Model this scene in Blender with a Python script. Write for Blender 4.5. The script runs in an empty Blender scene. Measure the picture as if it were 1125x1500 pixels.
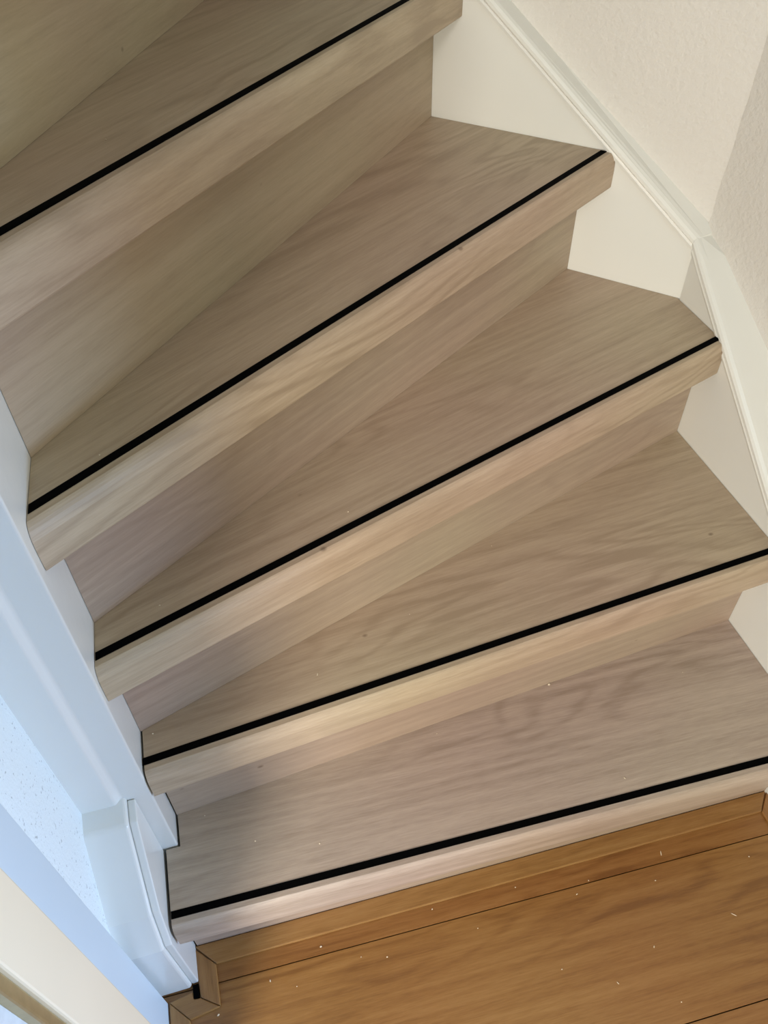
import bpy, bmesh, math, random
from mathutils import Vector, Matrix

random.seed(7)
scene = bpy.context.scene
COL = scene.collection

# ------------------------------------------------------------------ camera
CAM_POS = Vector((0.0, 0.0, 1.1590))
CX = Vector((0.964847, -0.262339, -0.015786))
CY = Vector((0.196917, 0.681840, 0.704498))          # image up
CF = Vector((0.174054, 0.682841, -0.709530))
cam_data = bpy.data.cameras.new('camera')
cam = bpy.data.objects.new('camera', cam_data)
COL.objects.link(cam)
m = Matrix((CX, CY, -CF)).transposed().to_4x4()
m.translation = CAM_POS
cam.matrix_world = m
cam_data.sensor_fit = 'VERTICAL'
cam_data.sensor_height = 24.0
cam_data.sensor_width = 18.0
cam_data.lens = 1137.70 / 1500.0 * 24.0
cam_data.clip_start = 0.01
scene.camera = cam

# ------------------------------------------------------------------ world and lights
world = bpy.data.worlds.new('world')
scene.world = world
world.use_nodes = True
bg = world.node_tree.nodes['Background']
bg.inputs[0].default_value = (1.0, 0.965, 0.90, 1)
bg.inputs[1].default_value = 0.03


def area(name, loc, target, sx, sy, power, color):
    d = bpy.data.lights.new(name, 'AREA')
    d.shape = 'RECTANGLE'
    d.size, d.size_y, d.energy, d.color = sx, sy, power, color
    o = bpy.data.objects.new(name, d)
    COL.objects.link(o)
    o.location = loc
    o.rotation_euler = (Vector(target) - Vector(loc)).to_track_quat('-Z', 'Y').to_euler()
    return o


# key and higher fill added on the left; daylight from an unseen front door, right
area('left_key_light', (-0.95, -1.35, 0.95), (0.12, 0.45, 0.42), 0.35, 0.5, 45, (1.0, 0.95, 0.83))  # unseen key from the left, added so the wall end shades the nosings
area('left_upper_fill', (-0.80, -1.30, 1.75), (0.12, 0.45, 0.42), 0.35, 0.5, 16, (1.0, 0.86, 0.74))  # added fill, a higher copy of the left key; no pane known there
area('front_door_light', (1.80, -1.05, 0.60), (-0.20, 0.33, 0.25), 0.7, 1.0, 27, (1.0, 0.97, 0.74))
area('front_door_low_light', (1.70, -0.86, 0.45), (-0.20, 0.33, 0.10), 0.5, 0.5, 62, (0.24, 0.49, 1.0))
area('overhead_fill_light', (0.45, -0.25, 2.10), (0.35, 0.5, 0.3), 0.4, 0.4, 3.4, (0.72, 0.92, 1.0))  # added overhead fill to lift the tread tops; no lamp known here

vs = scene.view_settings
vs.view_transform = 'Standard'
vs.look = 'None'
vs.exposure = -0.08
vs.gamma = 1.0
vs.use_curve_mapping = False


# ------------------------------------------------------------------ materials
def new_mat(name):
    mt = bpy.data.materials.new(name)
    mt.use_nodes = True
    nt = mt.node_tree
    return mt, nt, nt.nodes['Principled BSDF']


def node(nt, kind, **kw):
    n = nt.nodes.new(kind)
    for k, v in kw.items():
        if isinstance(v, (int, float, str, bool)) and hasattr(n, k):
            setattr(n, k, v)
        else:
            n.inputs[k].default_value = v
    return n


def ramp(nt, src, stops):
    r = nt.nodes.new('ShaderNodeValToRGB')
    el = r.color_ramp.elements
    while len(el) < len(stops):
        el.new(0.5)
    for e, (p, c) in zip(el, stops):
        e.position = p
        e.color = (c[0], c[1], c[2], 1)
    nt.links.new(src, r.inputs[0])
    return r


def wood(name, dark, mid, light, rough, coat, bump=0.12, knots=0.5, fine=0.75):
    """long oak grain running along the object's own X axis"""
    mt, nt, b = new_mat(name)
    L = nt.links.new
    tc = nt.nodes.new('ShaderNodeTexCoord')
    oi = nt.nodes.new('ShaderNodeObjectInfo')
    off = nt.nodes.new('ShaderNodeVectorMath'); off.operation = 'MULTIPLY_ADD'
    cmb = nt.nodes.new('ShaderNodeCombineXYZ')
    for i in range(3):
        L(oi.outputs['Random'], cmb.inputs[i])
    L(cmb.outputs[0], off.inputs[0])
    off.inputs[1].default_value = (7.0, 13.0, 5.0)
    L(tc.outputs['Object'], off.inputs[2])
    # broad cathedral figure: distance field of a stretched, warped noise
    mp = node(nt, 'ShaderNodeMapping'); mp.inputs['Scale'].default_value = (1.5, 6.0, 6.0)
    L(off.outputs[0], mp.inputs[0])
    n1 = node(nt, 'ShaderNodeTexNoise', Scale=1.5, Detail=2.5, Roughness=0.5, Distortion=0.5)
    L(mp.outputs[0], n1.inputs['Vector'])
    # ring lines: evenly spaced across the board, bent into flames by the noise
    sx = nt.nodes.new('ShaderNodeSeparateXYZ'); L(off.outputs[0], sx.inputs[0])
    yz = nt.nodes.new('ShaderNodeMath'); yz.operation = 'MULTIPLY_ADD'
    L(sx.outputs[2], yz.inputs[0]); yz.inputs[1].default_value = 1.4; L(sx.outputs[1], yz.inputs[2])
    ys = nt.nodes.new('ShaderNodeMath'); ys.operation = 'MULTIPLY'; ys.inputs[1].default_value = 6.2832 * 22
    L(yz.outputs[0], ys.inputs[0])
    ph = nt.nodes.new('ShaderNodeMath'); ph.operation = 'MULTIPLY_ADD'
    L(n1.outputs[0], ph.inputs[0]); ph.inputs[1].default_value = 6.2832 * 9.0; L(ys.outputs[0], ph.inputs[2])
    sn0 = nt.nodes.new('ShaderNodeMath'); sn0.operation = 'SINE'; L(ph.outputs[0], sn0.inputs[0])
    hf = nt.nodes.new('ShaderNodeMath'); hf.operation = 'MULTIPLY_ADD'; hf.inputs[1].default_value = 0.5; hf.inputs[2].default_value = 0.5
    L(sn0.outputs[0], hf.inputs[0])
    pw = nt.nodes.new('ShaderNodeMath'); pw.operation = 'POWER'; pw.inputs[1].default_value = 2.6
    L(hf.outputs[0], pw.inputs[0])
    nm = node(nt, 'ShaderNodeTexNoise', Scale=1.3, Detail=1.0)
    L(mp.outputs[0], nm.inputs['Vector'])
    msk = nt.nodes.new('ShaderNodeMapRange'); L(nm.outputs[0], msk.inputs[0])
    msk.inputs['From Min'].default_value = 0.40; msk.inputs['From Max'].default_value = 0.62
    msk.inputs['To Min'].default_value = -0.15; msk.inputs['To Max'].default_value = -1.0
    sn = nt.nodes.new('ShaderNodeMath'); sn.operation = 'MULTIPLY'
    L(pw.outputs[0], sn.inputs[0]); L(msk.outputs[0], sn.inputs[1])
    # patchy streaks
    mp2 = node(nt, 'ShaderNodeMapping'); mp2.inputs['Scale'].default_value = (2.4, 85.0, 85.0)
    L(off.outputs[0], mp2.inputs[0])
    n2 = node(nt, 'ShaderNodeTexNoise', Scale=1.2, Detail=4.0, Roughness=0.55, Distortion=0.1)
    L(mp2.outputs[0], n2.inputs['Vector'])
    # fine pores
    mp3 = node(nt, 'ShaderNodeMapping'); mp3.inputs['Scale'].default_value = (26.0, 380.0, 380.0)
    L(off.outputs[0], mp3.inputs[0])
    n3 = node(nt, 'ShaderNodeTexNoise', Scale=1.5, Detail=4.0, Roughness=0.65)
    L(mp3.outputs[0], n3.inputs['Vector'])
    # combine
    a = nt.nodes.new('ShaderNodeMath'); a.operation = 'MULTIPLY_ADD'
    L(sn.outputs[0], a.inputs[0]); a.inputs[1].default_value = 0.24 * knots * 2; L(n2.outputs[0], a.inputs[2])
    f = nt.nodes.new('ShaderNodeMath'); f.operation = 'MULTIPLY_ADD'
    c3 = nt.nodes.new('ShaderNodeMath'); c3.operation = 'SUBTRACT'; c3.inputs[1].default_value = 0.5
    L(n3.outputs[0], c3.inputs[0]); L(c3.outputs[0], f.inputs[0]); f.inputs[1].default_value = fine
    L(a.outputs[0], f.inputs[2])
    cr = ramp(nt, f.outputs[0], [(0.16, dark), (0.46, mid), (0.80, light)])
    # slow tint drift
    n4 = node(nt, 'ShaderNodeTexNoise', Scale=2.6, Detail=1.0)
    L(off.outputs[0], n4.inputs['Vector'])
    tint = ramp(nt, n4.outputs[0], [(0.32, (0.985, 0.92, 0.94)), (0.68, (1.02, 1.05, 1.0))])
    mx = nt.nodes.new('ShaderNodeMix'); mx.data_type = 'RGBA'; mx.blend_type = 'MULTIPLY'
    mx.inputs[0].default_value = 1.0
    L(cr.outputs[0], mx.inputs[6]); L(tint.outputs[0], mx.inputs[7])
    # sparse dark pores or small knots
    vo = node(nt, 'ShaderNodeTexVoronoi', Scale=13.0)
    mp5 = node(nt, 'ShaderNodeMapping'); mp5.inputs['Scale'].default_value = (0.7, 1.0, 1.0)
    L(off.outputs[0], mp5.inputs[0]); L(mp5.outputs[0], vo.inputs['Vector'])
    kr = ramp(nt, vo.outputs['Distance'], [(0.02, (0.45, 0.40, 0.36)), (0.045, (1, 1, 1))])
    mx2 = nt.nodes.new('ShaderNodeMix'); mx2.data_type = 'RGBA'; mx2.blend_type = 'MULTIPLY'
    mx2.inputs[0].default_value = 0.8
    L(mx.outputs[2], mx2.inputs[6]); L(kr.outputs[0], mx2.inputs[7])
    L(mx2.outputs[2], b.inputs['Base Color'])
    rr = nt.nodes.new('ShaderNodeMapRange')
    rr.inputs['To Min'].default_value = rough - 0.06; rr.inputs['To Max'].default_value = rough + 0.08
    L(n3.outputs[0], rr.inputs[0]); L(rr.outputs[0], b.inputs['Roughness'])
    b.inputs['Coat Weight'].default_value = coat
    b.inputs['Coat Roughness'].default_value = 0.3
    bp = nt.nodes.new('ShaderNodeBump'); bp.inputs['Strength'].default_value = bump
    bp.inputs['Distance'].default_value = 0.001
    L(f.outputs[0], bp.inputs['Height']); L(bp.outputs[0], b.inputs['Normal'])
    return mt


def paint(name, color, rough=0.35, bump=0.05, scale=60, dist=0.002, pits=None):
    mt, nt, b = new_mat(name)
    L = nt.links.new
    tc = nt.nodes.new('ShaderNodeTexCoord')
    n = node(nt, 'ShaderNodeTexNoise', Scale=float(scale), Detail=4.0, Roughness=0.6)
    L(tc.outputs['Object'], n.inputs['Vector'])
    big = node(nt, 'ShaderNodeTexNoise', Scale=5.0, Detail=2.0)
    L(tc.outputs['Object'], big.inputs['Vector'])
    cr = ramp(nt, big.outputs[0], [(0.3, tuple(c * 0.965 for c in color)), (0.7, color)])
    out = cr.outputs[0]
    if pits:
        vo = node(nt, 'ShaderNodeTexNoise', Scale=float(pits), Detail=3.0, Roughness=0.55)
        L(tc.outputs['Object'], vo.inputs['Vector'])
        pr = ramp(nt, vo.outputs[0], [(0.31, (0.62, 0.62, 0.62)), (0.36, (1, 1, 1))])
        mx = nt.nodes.new('ShaderNodeMix'); mx.data_type = 'RGBA'; mx.blend_type = 'MULTIPLY'
        mx.inputs[0].default_value = 1.0
        L(out, mx.inputs[6]); L(pr.outputs[0], mx.inputs[7])
        out = mx.outputs[2]
    L(out, b.inputs['Base Color'])
    b.inputs['Roughness'].default_value = rough
    bp = nt.nodes.new('ShaderNodeBump'); bp.inputs['Strength'].default_value = bump
    bp.inputs['Distance'].default_value = dist
    L(n.outputs[0], bp.inputs['Height']); L(bp.outputs[0], b.inputs['Normal'])
    return mt


def plain(name, color, rough=0.5, metal=0.0, spec=None):
    return_mat, nt, b = new_mat(name)
    L = nt.links.new
    tc = nt.nodes.new('ShaderNodeTexCoord')
    n = node(nt, 'ShaderNodeTexNoise', Scale=90.0, Detail=3.0)
    L(tc.outputs['Object'], n.inputs['Vector'])
    cr = ramp(nt, n.outputs[0], [(0.3, tuple(c * 0.85 for c in color)), (0.7, color)])
    L(cr.outputs[0], b.inputs['Base Color'])
    b.inputs['Roughness'].default_value = rough
    b.inputs['Metallic'].default_value = metal
    if spec is not None:
        b.inputs['Specular IOR Level'].default_value = spec
    return return_mat


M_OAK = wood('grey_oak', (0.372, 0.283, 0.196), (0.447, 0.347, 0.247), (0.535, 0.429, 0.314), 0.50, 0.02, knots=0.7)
M_OAK_LOW = wood('cool_lit_grey_oak', (0.325, 0.256, 0.198), (0.413, 0.334, 0.269), (0.507, 0.418, 0.339), 0.42, 0.12, knots=0.45)  # lowest tread: the cool light on it is put into the oak colour
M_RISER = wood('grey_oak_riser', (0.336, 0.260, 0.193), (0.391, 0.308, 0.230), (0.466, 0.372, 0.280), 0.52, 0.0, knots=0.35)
M_RISER_UP = wood('olive_oak_riser', (0.390, 0.309, 0.213), (0.449, 0.364, 0.254), (0.510, 0.420, 0.302), 0.52, 0.0, knots=0.2)
M_FLOOR = wood('honey_oak_laminate', (0.194, 0.083, 0.019), (0.267, 0.125, 0.032), (0.330, 0.171, 0.052), 0.36, 0.15, knots=0.7)
M_STRIP = wood('honey_oak_edge_strip', (0.21, 0.098, 0.026), (0.29, 0.146, 0.044), (0.36, 0.20, 0.070), 0.33, 0.2)
M_BLACK = plain('black_rubber_and_gap', (0.0016, 0.0016, 0.0016), 0.85, spec=0.03)
M_STRING = paint('white_satin_paint', (0.750, 0.749, 0.698), 0.28, 0.04, 45)
M_NEWEL = paint('white_gloss_paint', (0.74, 0.75, 0.72), 0.25, 0.10, 40)
M_PLASTER = paint('white_plaster', (0.681, 0.653, 0.600), 0.7, 0.6, 120, 0.003)
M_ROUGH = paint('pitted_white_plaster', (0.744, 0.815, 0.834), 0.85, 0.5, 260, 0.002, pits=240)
M_CASING = paint('cool_lit_white_paint', (0.570, 0.660, 0.722), 0.4, 0.04, 60)  # white paint; the blue of the light falling on it is in the colour
M_DOOR = paint('cream_paint', (0.828, 0.704, 0.515), 0.4, 0.06, 220, 0.001)
M_BRASS = plain('brushed_brass', (0.50, 0.40, 0.20), 0.35, 0.7)
M_PANE = plain('frosted_glass', (0.66, 0.70, 0.72), 0.3)
M_CRUMB = plain('pale_wood_crumb', (0.85, 0.74, 0.55), 0.8)


# ------------------------------------------------------------------ helpers
def mesh_obj(name, verts, faces, mat, parent=None, origin=(0, 0, 0), rz=0.0, bevel=0.0, seg=2):
    """verts are world coordinates; the object gets its own origin and yaw"""
    M = Matrix.Translation(Vector(origin)) @ Matrix.Rotation(rz, 4, 'Z')
    inv = M.inverted()
    bm = bmesh.new()
    vv = [bm.verts.new(inv @ Vector(v)) for v in verts]
    for f in faces:
        try:
            bm.faces.new([vv[i] for i in f])
        except ValueError:
            pass
    bmesh.ops.remove_doubles(bm, verts=bm.verts, dist=1e-6)
    bmesh.ops.recalc_face_normals(bm, faces=bm.faces)
    if bevel > 0:
        es = [e for e in bm.edges if len(e.link_faces) == 2 and e.calc_face_angle(0) > 0.35]
        bmesh.ops.bevel(bm, geom=es, offset=bevel, segments=seg, profile=0.5, affect='EDGES')
        for f in bm.faces:
            f.smooth = False
    me = bpy.data.meshes.new(name)
    bm.to_mesh(me)
    bm.free()
    me.materials.append(mat)
    o = bpy.data.objects.new(name, me)
    COL.objects.link(o)
    if parent:
        o.parent = parent
    o.matrix_local = M
    return o


def loft(rings):
    n = len(rings[0])
    verts = [v for r in rings for v in r]
    faces = [list(range(n))[::-1], [(len(rings) - 1) * n + i for i in range(n)]]
    for k in range(len(rings) - 1):
        for i in range(n):
            j = (i + 1) % n
            faces.append([k * n + i, k * n + j, (k + 1) * n + j, (k + 1) * n + i])
    return verts, faces


def prism(poly, z0, z1):
    return loft([[(x, y, z0) for x, y in poly], [(x, y, z1) for x, y in poly]])


def extrude_u(prof, u0, u1):
    """profile in (v, z) swept along u"""
    return loft([[(u0, v, z) for v, z in prof], [(u1, v, z) for v, z in prof]])


def clip(poly, px, py, nx, ny):
    """keep the side where (p - P).n >= 0"""
    out = []
    for i in range(len(poly)):
        a, b = poly[i], poly[(i + 1) % len(poly)]
        da = (a[0] - px) * nx + (a[1] - py) * ny
        db = (b[0] - px) * nx + (b[1] - py) * ny
        if da >= 0:
            out.append(a)
        if (da >= 0) != (db >= 0):
            t = da / (da - db)
            out.append((a[0] + t * (b[0] - a[0]), a[1] + t * (b[1] - a[1])))
    return out


def empty(name, loc=(0, 0, 0)):
    o = bpy.data.objects.new(name, None)
    COL.objects.link(o)
    o.location = loc
    return o


def struct(o):
    o['kind'] = 'structure'
    return o


def tag(o, label, cat, group=None, kind=None):
    o['label'] = label
    o['category'] = cat
    if group:
        o['group'] = group
    if kind:
        o['kind'] = kind
    return o


# ------------------------------------------------------------------ layout (metres)
RISE = 0.185
TH = 0.048                       # nosing height
UB = 0.6875                      # face of the right stringer
UP = -0.1610                     # right face of the newel post
VP = 0.445                       # front face of the newel post
UW = -0.2350                     # left plaster wall
PA = (0.6925, 0.889)             # stringer corner
DA = (-0.6770, 0.7360)           # direction of the diagonal stringer
NA = (DA[1], -DA[0])             # outward normal (to the right and back)
# anti-slip strip lines: a point and an angle
STRIP = {1: ((-0.176, 0.364), (0.608, 0.347)), 2: ((-0.162, 0.461), (0.671, 0.543)),
         3: ((-0.161, 0.472), (0.686, 0.782)), 4: ((-0.161, 0.481), (0.580, 1.000)),
         5: ((-0.121, 0.553), (0.316, 1.072))}
RISER = {1: ((-0.181, 0.384), (0.684, 0.369)), 2: ((-0.164, 0.483), (0.688, 0.564)),
         3: ((-0.164, 0.498), (0.684, 0.804)), 4: ((-0.165, 0.510), (0.561, 1.018)),
         5: ((-0.173, 0.530), (0.398, 1.210)), 6: ((-0.129, 0.667), (0.079, 1.156))}
d6 = Vector((RISER[6][1][0] - RISER[6][0][0], RISER[6][1][1] - RISER[6][0][1])).normalized()
STRIP[6] = ((RISER[6][0][0] + d6.y * 0.024, RISER[6][0][1] - d6.x * 0.024),
            (RISER[6][1][0] + d6.y * 0.024, RISER[6][1][1] - d6.x * 0.024))


def frame(seg):
    a, b = Vector(seg[0]), Vector(seg[1])
    d = (b - a).normalized()
    return a, d, Vector((-d.y, d.x)), math.atan2(d.y, d.x)     # point, along, backward normal, angle


def inside_walls(poly, left_u, eps=0.0008):
    poly = clip(poly, UB - eps, 0, -1, 0)
    poly = clip(poly, PA[0] - NA[0] * eps, PA[1] - NA[1] * eps, -NA[0], -NA[1])
    if left_u is not None:
        poly = clip(poly, left_u, 0, 1, 0)
    return poly


# ------------------------------------------------------------------ room
# left wall: pitted plaster behind the newel
struct(mesh_obj('wall_left', *prism([(UW - 0.10, 0.318), (UW, 0.318), (UW, 1.55), (UW - 0.10, 1.55)], 0.0, 2.4), M_ROUGH))
# right wall and back wall: plaster above the stringers
oA = 0.030
ca_ = (0.7180, 0.9030)
back_end = (ca_[0] + DA[0] * 1.15, ca_[1] + DA[1] * 1.15)
struct(mesh_obj('wall_back', *prism([ca_, back_end, (back_end[0] + NA[0] * 0.1, back_end[1] + NA[1] * 0.1),
                                     (ca_[0] + NA[0] * 0.1 - DA[0] * 0.06, ca_[1] + NA[1] * 0.1 - DA[1] * 0.06), (ca_[0] - DA[0] * 0.06, ca_[1] - DA[1] * 0.06)], 0.0, 2.4), M_PLASTER))
RW = [(0.7130, 0.9060), (0.7202, 0.868), (0.7330, 0.800), (0.7437, 0.742), (0.7690, 0.600), (0.7780, 0.3), (0.7800, -0.22)]


def wall_right_mesh():
    # the joint with the back wall is a slightly ragged line
    rj = random.Random(5)
    rings = []
    for k in range(97):
        z = 2.4 * k / 96
        lean = 0.022 * (z - 0.65)
        jit = lean + rj.uniform(-0.0010, 0.0010)
        poly = [(RW[0][0] - DA[0] * jit, RW[0][1] - DA[1] * jit - 0.0)] + [(x + lean * 0.7 * (1 - n / 5.0), y) for n, (x, y) in enumerate(RW[1:])]
        poly += [(0.88, -0.22), (0.88, 0.60), (0.87, 0.76), (0.83, 0.99)]
        rings.append([(x, y, z) for x, y in poly])
    return loft(rings)


struct(mesh_obj('wall_right', *wall_right_mesh(), M_PLASTER))

struct(mesh_obj('ceiling', *prism([(-1.0, 0.0), (0.90, 0.0), (0.90, 2.2), (-1.0, 2.2)], 2.4, 2.46), M_PLASTER))

# ------------------------------------------------------------------ floor: long planks with open joints
floor = struct(mesh_obj('floor', *prism([(-0.9, -0.9), (0.775, -0.9), (0.775, 0.42), (-0.9, 0.42)], -0.03, -0.0085),
                        plain('dark_underlay', (0.012, 0.008, 0.004), 0.95, spec=0.05)))
jang = math.radians(-1.6)


def jv(u, v0):
    return v0 + math.tan(jang) * u


rows = [0.520, 0.3285, 0.1405, -0.0475, -0.2355, -0.4235, -0.6115, -0.80]
jr = random.Random(3)
for i in range(len(rows) - 1):
    top, bot = rows[i], rows[i + 1]
    cuts = [-0.9, [0.95, 0.9, -0.25, 0.30, -0.1, 0.45, 0.0][i], 0.775]
    cuts = sorted(c for c in cuts if -0.9 <= c <= 0.775)
    for a, b in zip(cuts[:-1], cuts[1:]):
        g = 0.0007
        t_ = min(top, 0.42)
        poly = [(a + g, jv(a, bot) + g), (b - g, jv(b, bot) + g), (b - g, jv(b, t_) - g), (a + g, jv(a, t_) - g)]
        mesh_obj('plank', *prism(poly, -0.0085, 0.0), M_FLOOR, floor, origin=((a + b) / 2, (top + bot) / 2, 0), rz=jang)
# expansion gap beside the newel base, its dark shade drawn as a black slab
mesh_obj('expansion_gap_shade', *prism([(-0.1868, 0.3215), (-0.1795, 0.3215), (-0.1795, 0.3375), (-0.1868, 0.3375)], 0.0002, 0.0056), M_BLACK, floor)

# flat laminate edge strips, mitred at the corners
SW = 0.0265


def strip_piece(name, quad, ang, org):
    r0 = [(x, y, 0.0002) for x, y in quad]
    return struct(mesh_obj(name, *loft([r0, [(x, y, 0.0050) for x, y in quad]]), M_STRIP, origin=org, rz=ang, bevel=0.0012, seg=2))


strip_piece('trim_1', [(-0.1805, 0.3834), (0.6860, 0.3682), (0.6620, 0.3415), (-0.1540, 0.3550)], math.radians(-1.0), (0.2, 0.37, 0))
strip_piece('trim_2', [(-0.1810, 0.3810), (-0.1545, 0.3545), (-0.1540, 0.3045), (-0.1780, 0.3210), (-0.1790, 0.3380)], math.radians(90), (-0.167, 0.34, 0))
strip_piece('trim_3', [(-0.1785, 0.3205), (-0.1545, 0.3040), (-0.1930, 0.2990), (-0.2180, 0.3255), (-0.1870, 0.3300), (-0.1860, 0.3210)], math.radians(5), (-0.19, 0.31, 0))
strip_piece('trim_4', [(-0.2180, 0.3250), (-0.1935, 0.2985), (-0.1935, -0.5), (-0.2180, -0.5)], math.radians(90), (-0.2, 0.1, 0))
strip_piece('trim_5', [(0.6870, 0.3655), (0.6875, -0.22), (0.6630, -0.22), (0.6628, 0.3410)], math.radians(90), (0.67, 0.0, 0))

# ------------------------------------------------------------------ door set in the left wall
door = struct(empty('door_1', (UW, 0.2, 0)))


def dpart(name, u0, u1, v0, v1, z0, z1, mat, parent, bevel=0.0):
    o = mesh_obj(name, *prism([(u0, v0), (u1, v0), (u1, v1), (u0, v1)], z0, z1), mat, None, bevel=bevel)
    o.parent = parent
    o.matrix_parent_inverse = Matrix.Translation(-parent.location) if parent.type == 'EMPTY' else Matrix()
    return o


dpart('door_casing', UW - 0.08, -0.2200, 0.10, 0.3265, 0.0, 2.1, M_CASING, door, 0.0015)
dpart('door_stile', -0.2199, -0.2000, 0.1995, 0.2560, 0.012, 2.05, M_DOOR, door, 0.002)
bead = dpart('glazing_bead', -0.2199, -0.2035, 0.1885, 0.1994, 0.012, 2.05, M_BRASS, door, 0.002)
dpart('glass_pane', -0.2199, -0.2120, 0.101, 0.1884, 0.012, 2.05, M_PANE, door)

# ------------------------------------------------------------------ staircase
stair = empty('staircase', (0.0, 0.0, 0.0))
tag(stair, 'winding staircase with greyish oak treads, black anti-slip strips and white side boards', 'staircase')

NOSE = [(0.0172, -TH), (0.0180, -TH + 0.0015), (0.0182, -0.024), (0.0178, -0.0150), (0.0169, -0.0100), (0.0156, -0.0062),
        (0.0142, -0.0034), (0.0126, -0.0012), (0.0110, 0.0)]
for i in range(1, 7):
    a, d, nb, ang = frame(STRIP[i])
    z = RISE * i
    if i < 6:
        ra, rd, rn, _ = frame(RISER[i + 1])
    rings = []
    for off, dz in NOSE:
        big = [(-0.9, -0.5), (1.6, -0.5), (1.6, 2.2), (-0.9, 2.2)]
        p = clip(big, a.x - nb.x * off, a.y - nb.y * off, nb.x, nb.y)
        if i < 6:
            p = clip(p, ra.x + rn.x * 0.011, ra.y + rn.y * 0.011, -rn.x, -rn.y)   # runs back under the riser above
        else:
            p = clip(p, 0, 1.45, 0, -1)
        if i == 1:
            lead = inside_walls(p, -0.1755)
            # notch round the post
            q = []
            for k in range(len(lead)):
                s, e = lead[k], lead[(k + 1) % len(lead)]
                q.append(s)
                if s[0] < UP - 0.005 and e[0] < UP - 0.005:
                    q += [(UP + 0.0028, VP - 0.0025), (-0.1755, VP - 0.0025)]
            q2 = []
            for v in q:
                if v[0] < UP - 0.005 and v[1] > VP:
                    v = (UP + 0.0028, v[1])
                q2.append(v)
            p = q2
        else:
            p = inside_walls(p, UP + (0.0022 if i == 2 else 0.0004))
        rings.append([(x, y, z + dz) for x, y in p])
    lens = {len(r) for r in rings}
    assert len(lens) == 1, (i, lens)
    mid = a + d * 0.4
    tr = mesh_obj('tread', *loft(rings), M_OAK_LOW if i == 1 else M_OAK, stair, origin=(mid.x, mid.y, z), rz=ang)
    if i < 6:
        # black anti-slip strip let into the tread
        w = 0.0045
        big = [(-0.9, -0.5), (1.6, -0.5), (1.6, 2.2), (-0.9, 2.2)]
        p = clip(big, a.x - nb.x * w, a.y - nb.y * w, nb.x, nb.y)
        p = clip(p, a.x + nb.x * w, a.y + nb.y * w, -nb.x, -nb.y)
        p = inside_walls(p, (-0.1752 if i == 1 else UP + 0.001), 0.0035)
        verts, faces = prism(p, z - 0.0002, z + 0.0009)
        s = mesh_obj('anti_slip_strip', verts, faces, M_BLACK, None, origin=(mid.x, mid.y, z), rz=ang, bevel=0.0003, seg=1)
        s.parent = tr
        s.matrix_local = Matrix.Identity(4)
        s['label'] = 'black anti-slip strip'

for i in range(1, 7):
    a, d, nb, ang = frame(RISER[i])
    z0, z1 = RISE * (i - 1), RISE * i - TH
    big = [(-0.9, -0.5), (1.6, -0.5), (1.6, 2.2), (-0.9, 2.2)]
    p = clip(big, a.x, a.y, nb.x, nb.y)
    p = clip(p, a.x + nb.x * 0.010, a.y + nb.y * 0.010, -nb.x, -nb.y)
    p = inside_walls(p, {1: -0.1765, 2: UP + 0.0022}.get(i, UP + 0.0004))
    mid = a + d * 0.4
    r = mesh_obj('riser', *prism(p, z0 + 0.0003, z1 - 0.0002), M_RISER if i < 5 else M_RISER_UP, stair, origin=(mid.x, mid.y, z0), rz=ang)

# newel post
post = mesh_obj('newel_post', *prism([(-0.1925, VP), (UP, VP), (UP, 0.56), (UW - 0.004, 0.56), (UW - 0.004, VP - 0.006), (-0.1985, VP - 0.006)], 0.0, 1.75),
                M_NEWEL, stair, bevel=0.0020, seg=3)
# newel base: sloping plinth against the wall, edged with a stepped board
P1 = [(0.336, 0.0005), (0.333, 0.172), (0.352, 0.232), (0.416, 0.326), (0.4480, 0.336), (0.4480, 0.0005)]
base = mesh_obj('newel_base', *extrude_u(P1, UW - 0.005, -0.1880), M_NEWEL, stair, bevel=0.0036, seg=3)
P2 = [(0.3400, 0.0005), (0.3375, 0.170), (0.3565, 0.229), (0.4200, 0.3215), (0.4444, 0.328), (0.4444, 0.0005)]
e1 = mesh_obj('edge_moulding', *extrude_u(P2, -0.1879, -0.1790), M_NEWEL, None, bevel=0.0016, seg=3)
e1.parent = base


# wall stringers (white boards) with a moulded capping
def zA(s):
    return 0.630 + 0.735 * s


def zB(v):
    return 0.630 + 0.735 * (v - 0.889)


def A3(s, off, z):
    return (PA[0] + DA[0] * s + NA[0] * off, PA[1] + DA[1] * s + NA[1] * off, z)


sr = [[(UB, v, z) for v, z in ((0.889, 0.0), (0.889, zB(0.889)), (0.032, 0.0))],
      [(0.718, v, z) for v, z in ((0.902, 0.0), (0.902, zB(0.889)), (0.032, 0.0))]]
right_board = mesh_obj('wall_stringer', *loft(sr), M_STRING, stair)
SL = 1.0
sa = [[A3(s, 0.0, z) for s, z in ((0, 0.0), (SL, 0.0), (SL, zA(SL)), (0, zA(0)))],
      [A3(s, 0.0285, z) for s, z in ((-0.004, 0.0), (SL, 0.0), (SL, zA(SL)), (-0.004, zA(0)))]]
back_board = mesh_obj('wall_stringer', *loft(sa), M_STRING, stair)

# capping profile: (outward offset, height above the board's edge line); negative = proud of the board
CAP = [(0.0, -0.004), (-0.0035, -0.002), (-0.0045, 0.003), (-0.0030, 0.006), (-0.0060, 0.010), (-0.0060, 0.015), (-0.0035, 0.0190), (0.0010, 0.0210), (0.0070, 0.0215)]


def cap_rings_A(ss):
    rings = []
    for s in ss:
        r = [A3(s + (-0.4 * o if s < 0.01 else 0), o, zA(s) + h) for o, h in CAP]
        sb = -0.016 if s < 0.01 else s
        r += [A3(sb, 0.0315, zA(s) + 0.0225), A3(sb, 0.0315, zA(s) - 0.004)]
        rings.append(r)
    return rings


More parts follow.
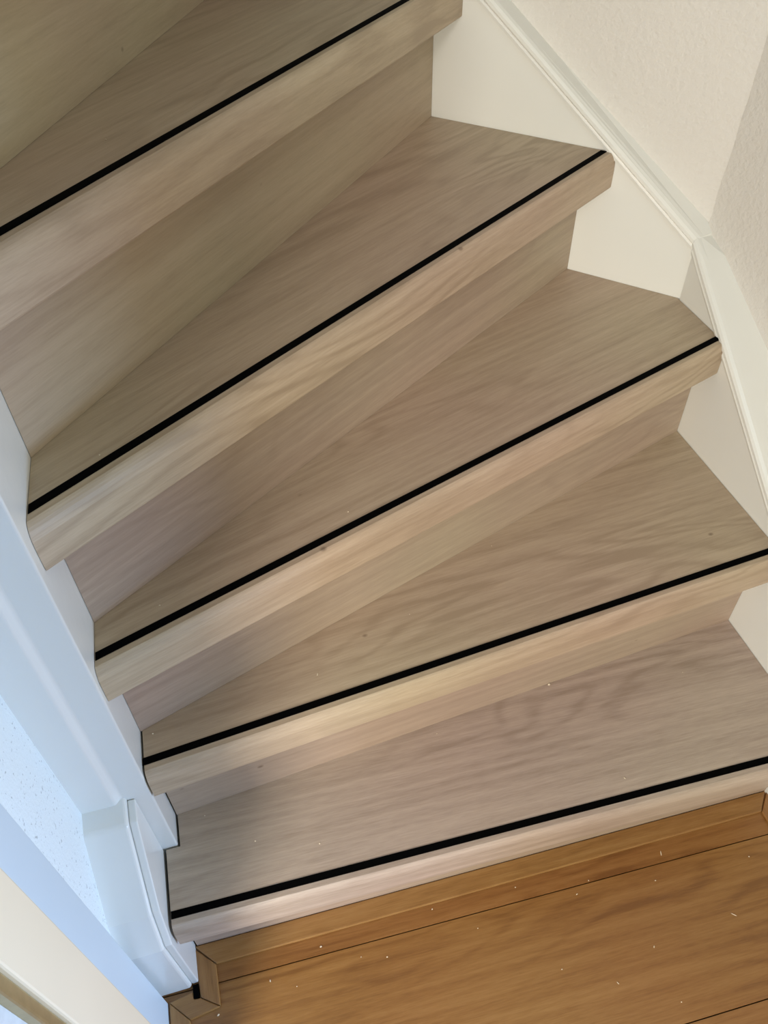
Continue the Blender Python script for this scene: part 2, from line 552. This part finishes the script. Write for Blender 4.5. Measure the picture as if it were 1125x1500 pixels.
capA = mesh_obj('capping', *loft(cap_rings_A([0.0, 0.3, 0.7, SL])), M_STRING, None, bevel=0.0)
capA.parent = back_board


def rw(v):
    for (x0, y0), (x1, y1) in zip(RW[:-1], RW[1:]):
        if y1 <= v <= y0:
            return x0 + (x1 - x0) * (y0 - v) / (y0 - y1)
    return RW[0][0]


def cap_rings_B(vv):
    rings = []
    for v in vv:
        r = [(UB + o, v + (0.4 * o if v > 0.88 else 0), zB(v) + h) for o, h in CAP]
        vb = v + (0.018 if v > 0.88 else 0)
        dw = 0.006 if v > 0.88 else 0.0008
        r += [(rw(vb) + dw, vb, zB(v) + 0.0225), (rw(vb) + dw, vb, zB(v) - 0.004)]
        rings.append(r)
    return rings


capB = mesh_obj('capping', *loft(cap_rings_B([0.889, 0.86, 0.82, 0.78, 0.742, 0.69, 0.64, 0.60, 0.4, 0.2, 0.06])), M_STRING, None)
capB.parent = right_board

# ------------------------------------------------------------------ crumbs and splinters left by the work
def crumb_mesh(rnd, L, W):
    verts, faces = [], []
    n = 6
    for k, (sz, zz) in enumerate(((0.8, 0.0), (1.0, 0.4), (0.55, 1.0))):
        for j in range(n):
            t = 2 * math.pi * j / n
            verts.append((L * sz * math.cos(t) * rnd.uniform(.7, 1.1), W * sz * math.sin(t) * rnd.uniform(.7, 1.1), zz * min(L, W) * 1.1))
    faces = [[5, 4, 3, 2, 1, 0], [12, 13, 14, 15, 16, 17]]
    for k in range(2):
        for j in range(n):
            faces.append([k * n + j, k * n + (j + 1) % n, (k + 1) * n + (j + 1) % n, (k + 1) * n + j])
    return verts, faces


rnd = random.Random(11)


def scatter(name, pts, z, label, cat, kind='stuff'):
    V, F = [], []
    for (x, y, L, W, a) in pts:
        vs_, fs = crumb_mesh(rnd, L, W)
        b0 = len(V)
        c, s = math.cos(a), math.sin(a)
        V += [(x + c * p - s * q, y + s * p + c * q, z + h) for p, q, h in vs_]
        F += [[b0 + k for k in f] for f in fs]
    return tag(mesh_obj(name, V, F, M_CRUMB), label, cat, kind=kind)


scatter('sawdust', [
    (0.2665, 0.3400, 0.0012, 0.0009, 0.00),
    (0.3462, 0.3084, 0.0016, 0.0009, 0.40),
    (0.3504, 0.1932, 0.0026, 0.0006, 2.00),
    (0.6078, 0.2892, 0.0012, 0.0010, 0.00),
    (0.4170, 0.2192, 0.0020, 0.0008, 1.00),
    (0.2867, 0.2273, 0.0012, 0.0008, 0.00),
    (0.0677, 0.3030, 0.0014, 0.0010, 0.00),
    (0.1441, 0.3439, 0.0014, 0.0010, 1.00),
    (0.0342, 0.3123, 0.0010, 0.0006, 1.00),
    (-0.1587, 0.2962, 0.0018, 0.0012, 0.50),
    (-0.0881, 0.3167, 0.0009, 0.0020, 0.00),
    (-0.0154, 0.3389, 0.0016, 0.0012, 0.00),
    (0.3700, 0.3209, 0.0010, 0.0010, 0.00),
    (0.1969, 0.3039, 0.0009, 0.0007, 0.30),
    (0.4187, 0.1520, 0.0011, 0.0009, 0.30),
    (-0.0554, 0.3011, 0.0010, 0.0007, 0.90),
    (0.4613, 0.2955, 0.0014, 0.0008, 0.20)], 0.0003, 'pale sawdust crumbs and splinters strewn over the honey oak floor', 'sawdust')
scatter('sawdust', [
    (-0.0671, 0.4238, 0.0014, 0.0010, 0.00),
    (0.0095, 0.3990, 0.0012, 0.0010, 0.00),
    (0.4132, 0.3748, 0.0016, 0.0008, 2.00),
    (0.1960, 0.5022, 0.0008, 0.0006, 0.00),
    (-0.1246, 0.4731, 0.0010, 0.0008, 0.00),
    (0.5705, 0.4989, 0.0008, 0.0006, 0.00)], 0.1851, 'pale crumbs on the lowest grey oak tread', 'sawdust')
scatter('sawdust', [
    (-0.1474, 0.4930, 0.0013, 0.0010, 0.00),
    (0.3176, 0.6550, 0.0008, 0.0006, 0.00),
    (0.1768, 0.5741, 0.0007, 0.0006, 0.00)], 0.3701, 'tiny pale crumbs on the second tread from the floor', 'sawdust')
scatter('sawdust', [
    (-0.0981, 0.5173, 0.0012, 0.0008, 0.00),
    (0.1104, 0.5922, 0.0010, 0.0007, 0.50)], 0.5551, 'two tiny pale crumbs on the third tread from the floor', 'sawdust')
scatter('wood_crumb', [
    (-0.1058, 0.5322, 0.0010, 0.0008, 0.00)], 0.7401, 'single pale speck on the fourth tread near the newel post', 'crumb', None)
scatter('wood_crumb', [
    (-0.0493, 0.7047, 0.0008, 0.0007, 0.00)], 0.9251, 'single pale speck on the highest tread in view', 'crumb', None)


scatter('wood_crumb', [(0.3753, 0.5326, 0.0022, 0.0018, 0.30)], 0.1853, 'largest pale crumb, against the riser at the back of the lowest tread', 'crumb', None)
scatter('wood_splinter', [(0.4879, 0.3276, 0.0045, 0.0008, 1.20)], 0.0003, 'upright pale splinter on the floor border plank, right of centre below the lowest tread', 'splinter', None)
scatter('wood_splinter', [(0.5426, 0.2261, 0.0050, 0.0006, 2.40)], 0.0003, 'curled pale splinter on the wide floor plank near the right edge', 'splinter', None)
scatter('wood_splinter', [(0.0463, 0.5189, 0.0026, 0.0008, 1.20)], 0.3703, 'short pale splinter on the second tread from the floor', 'splinter', None)
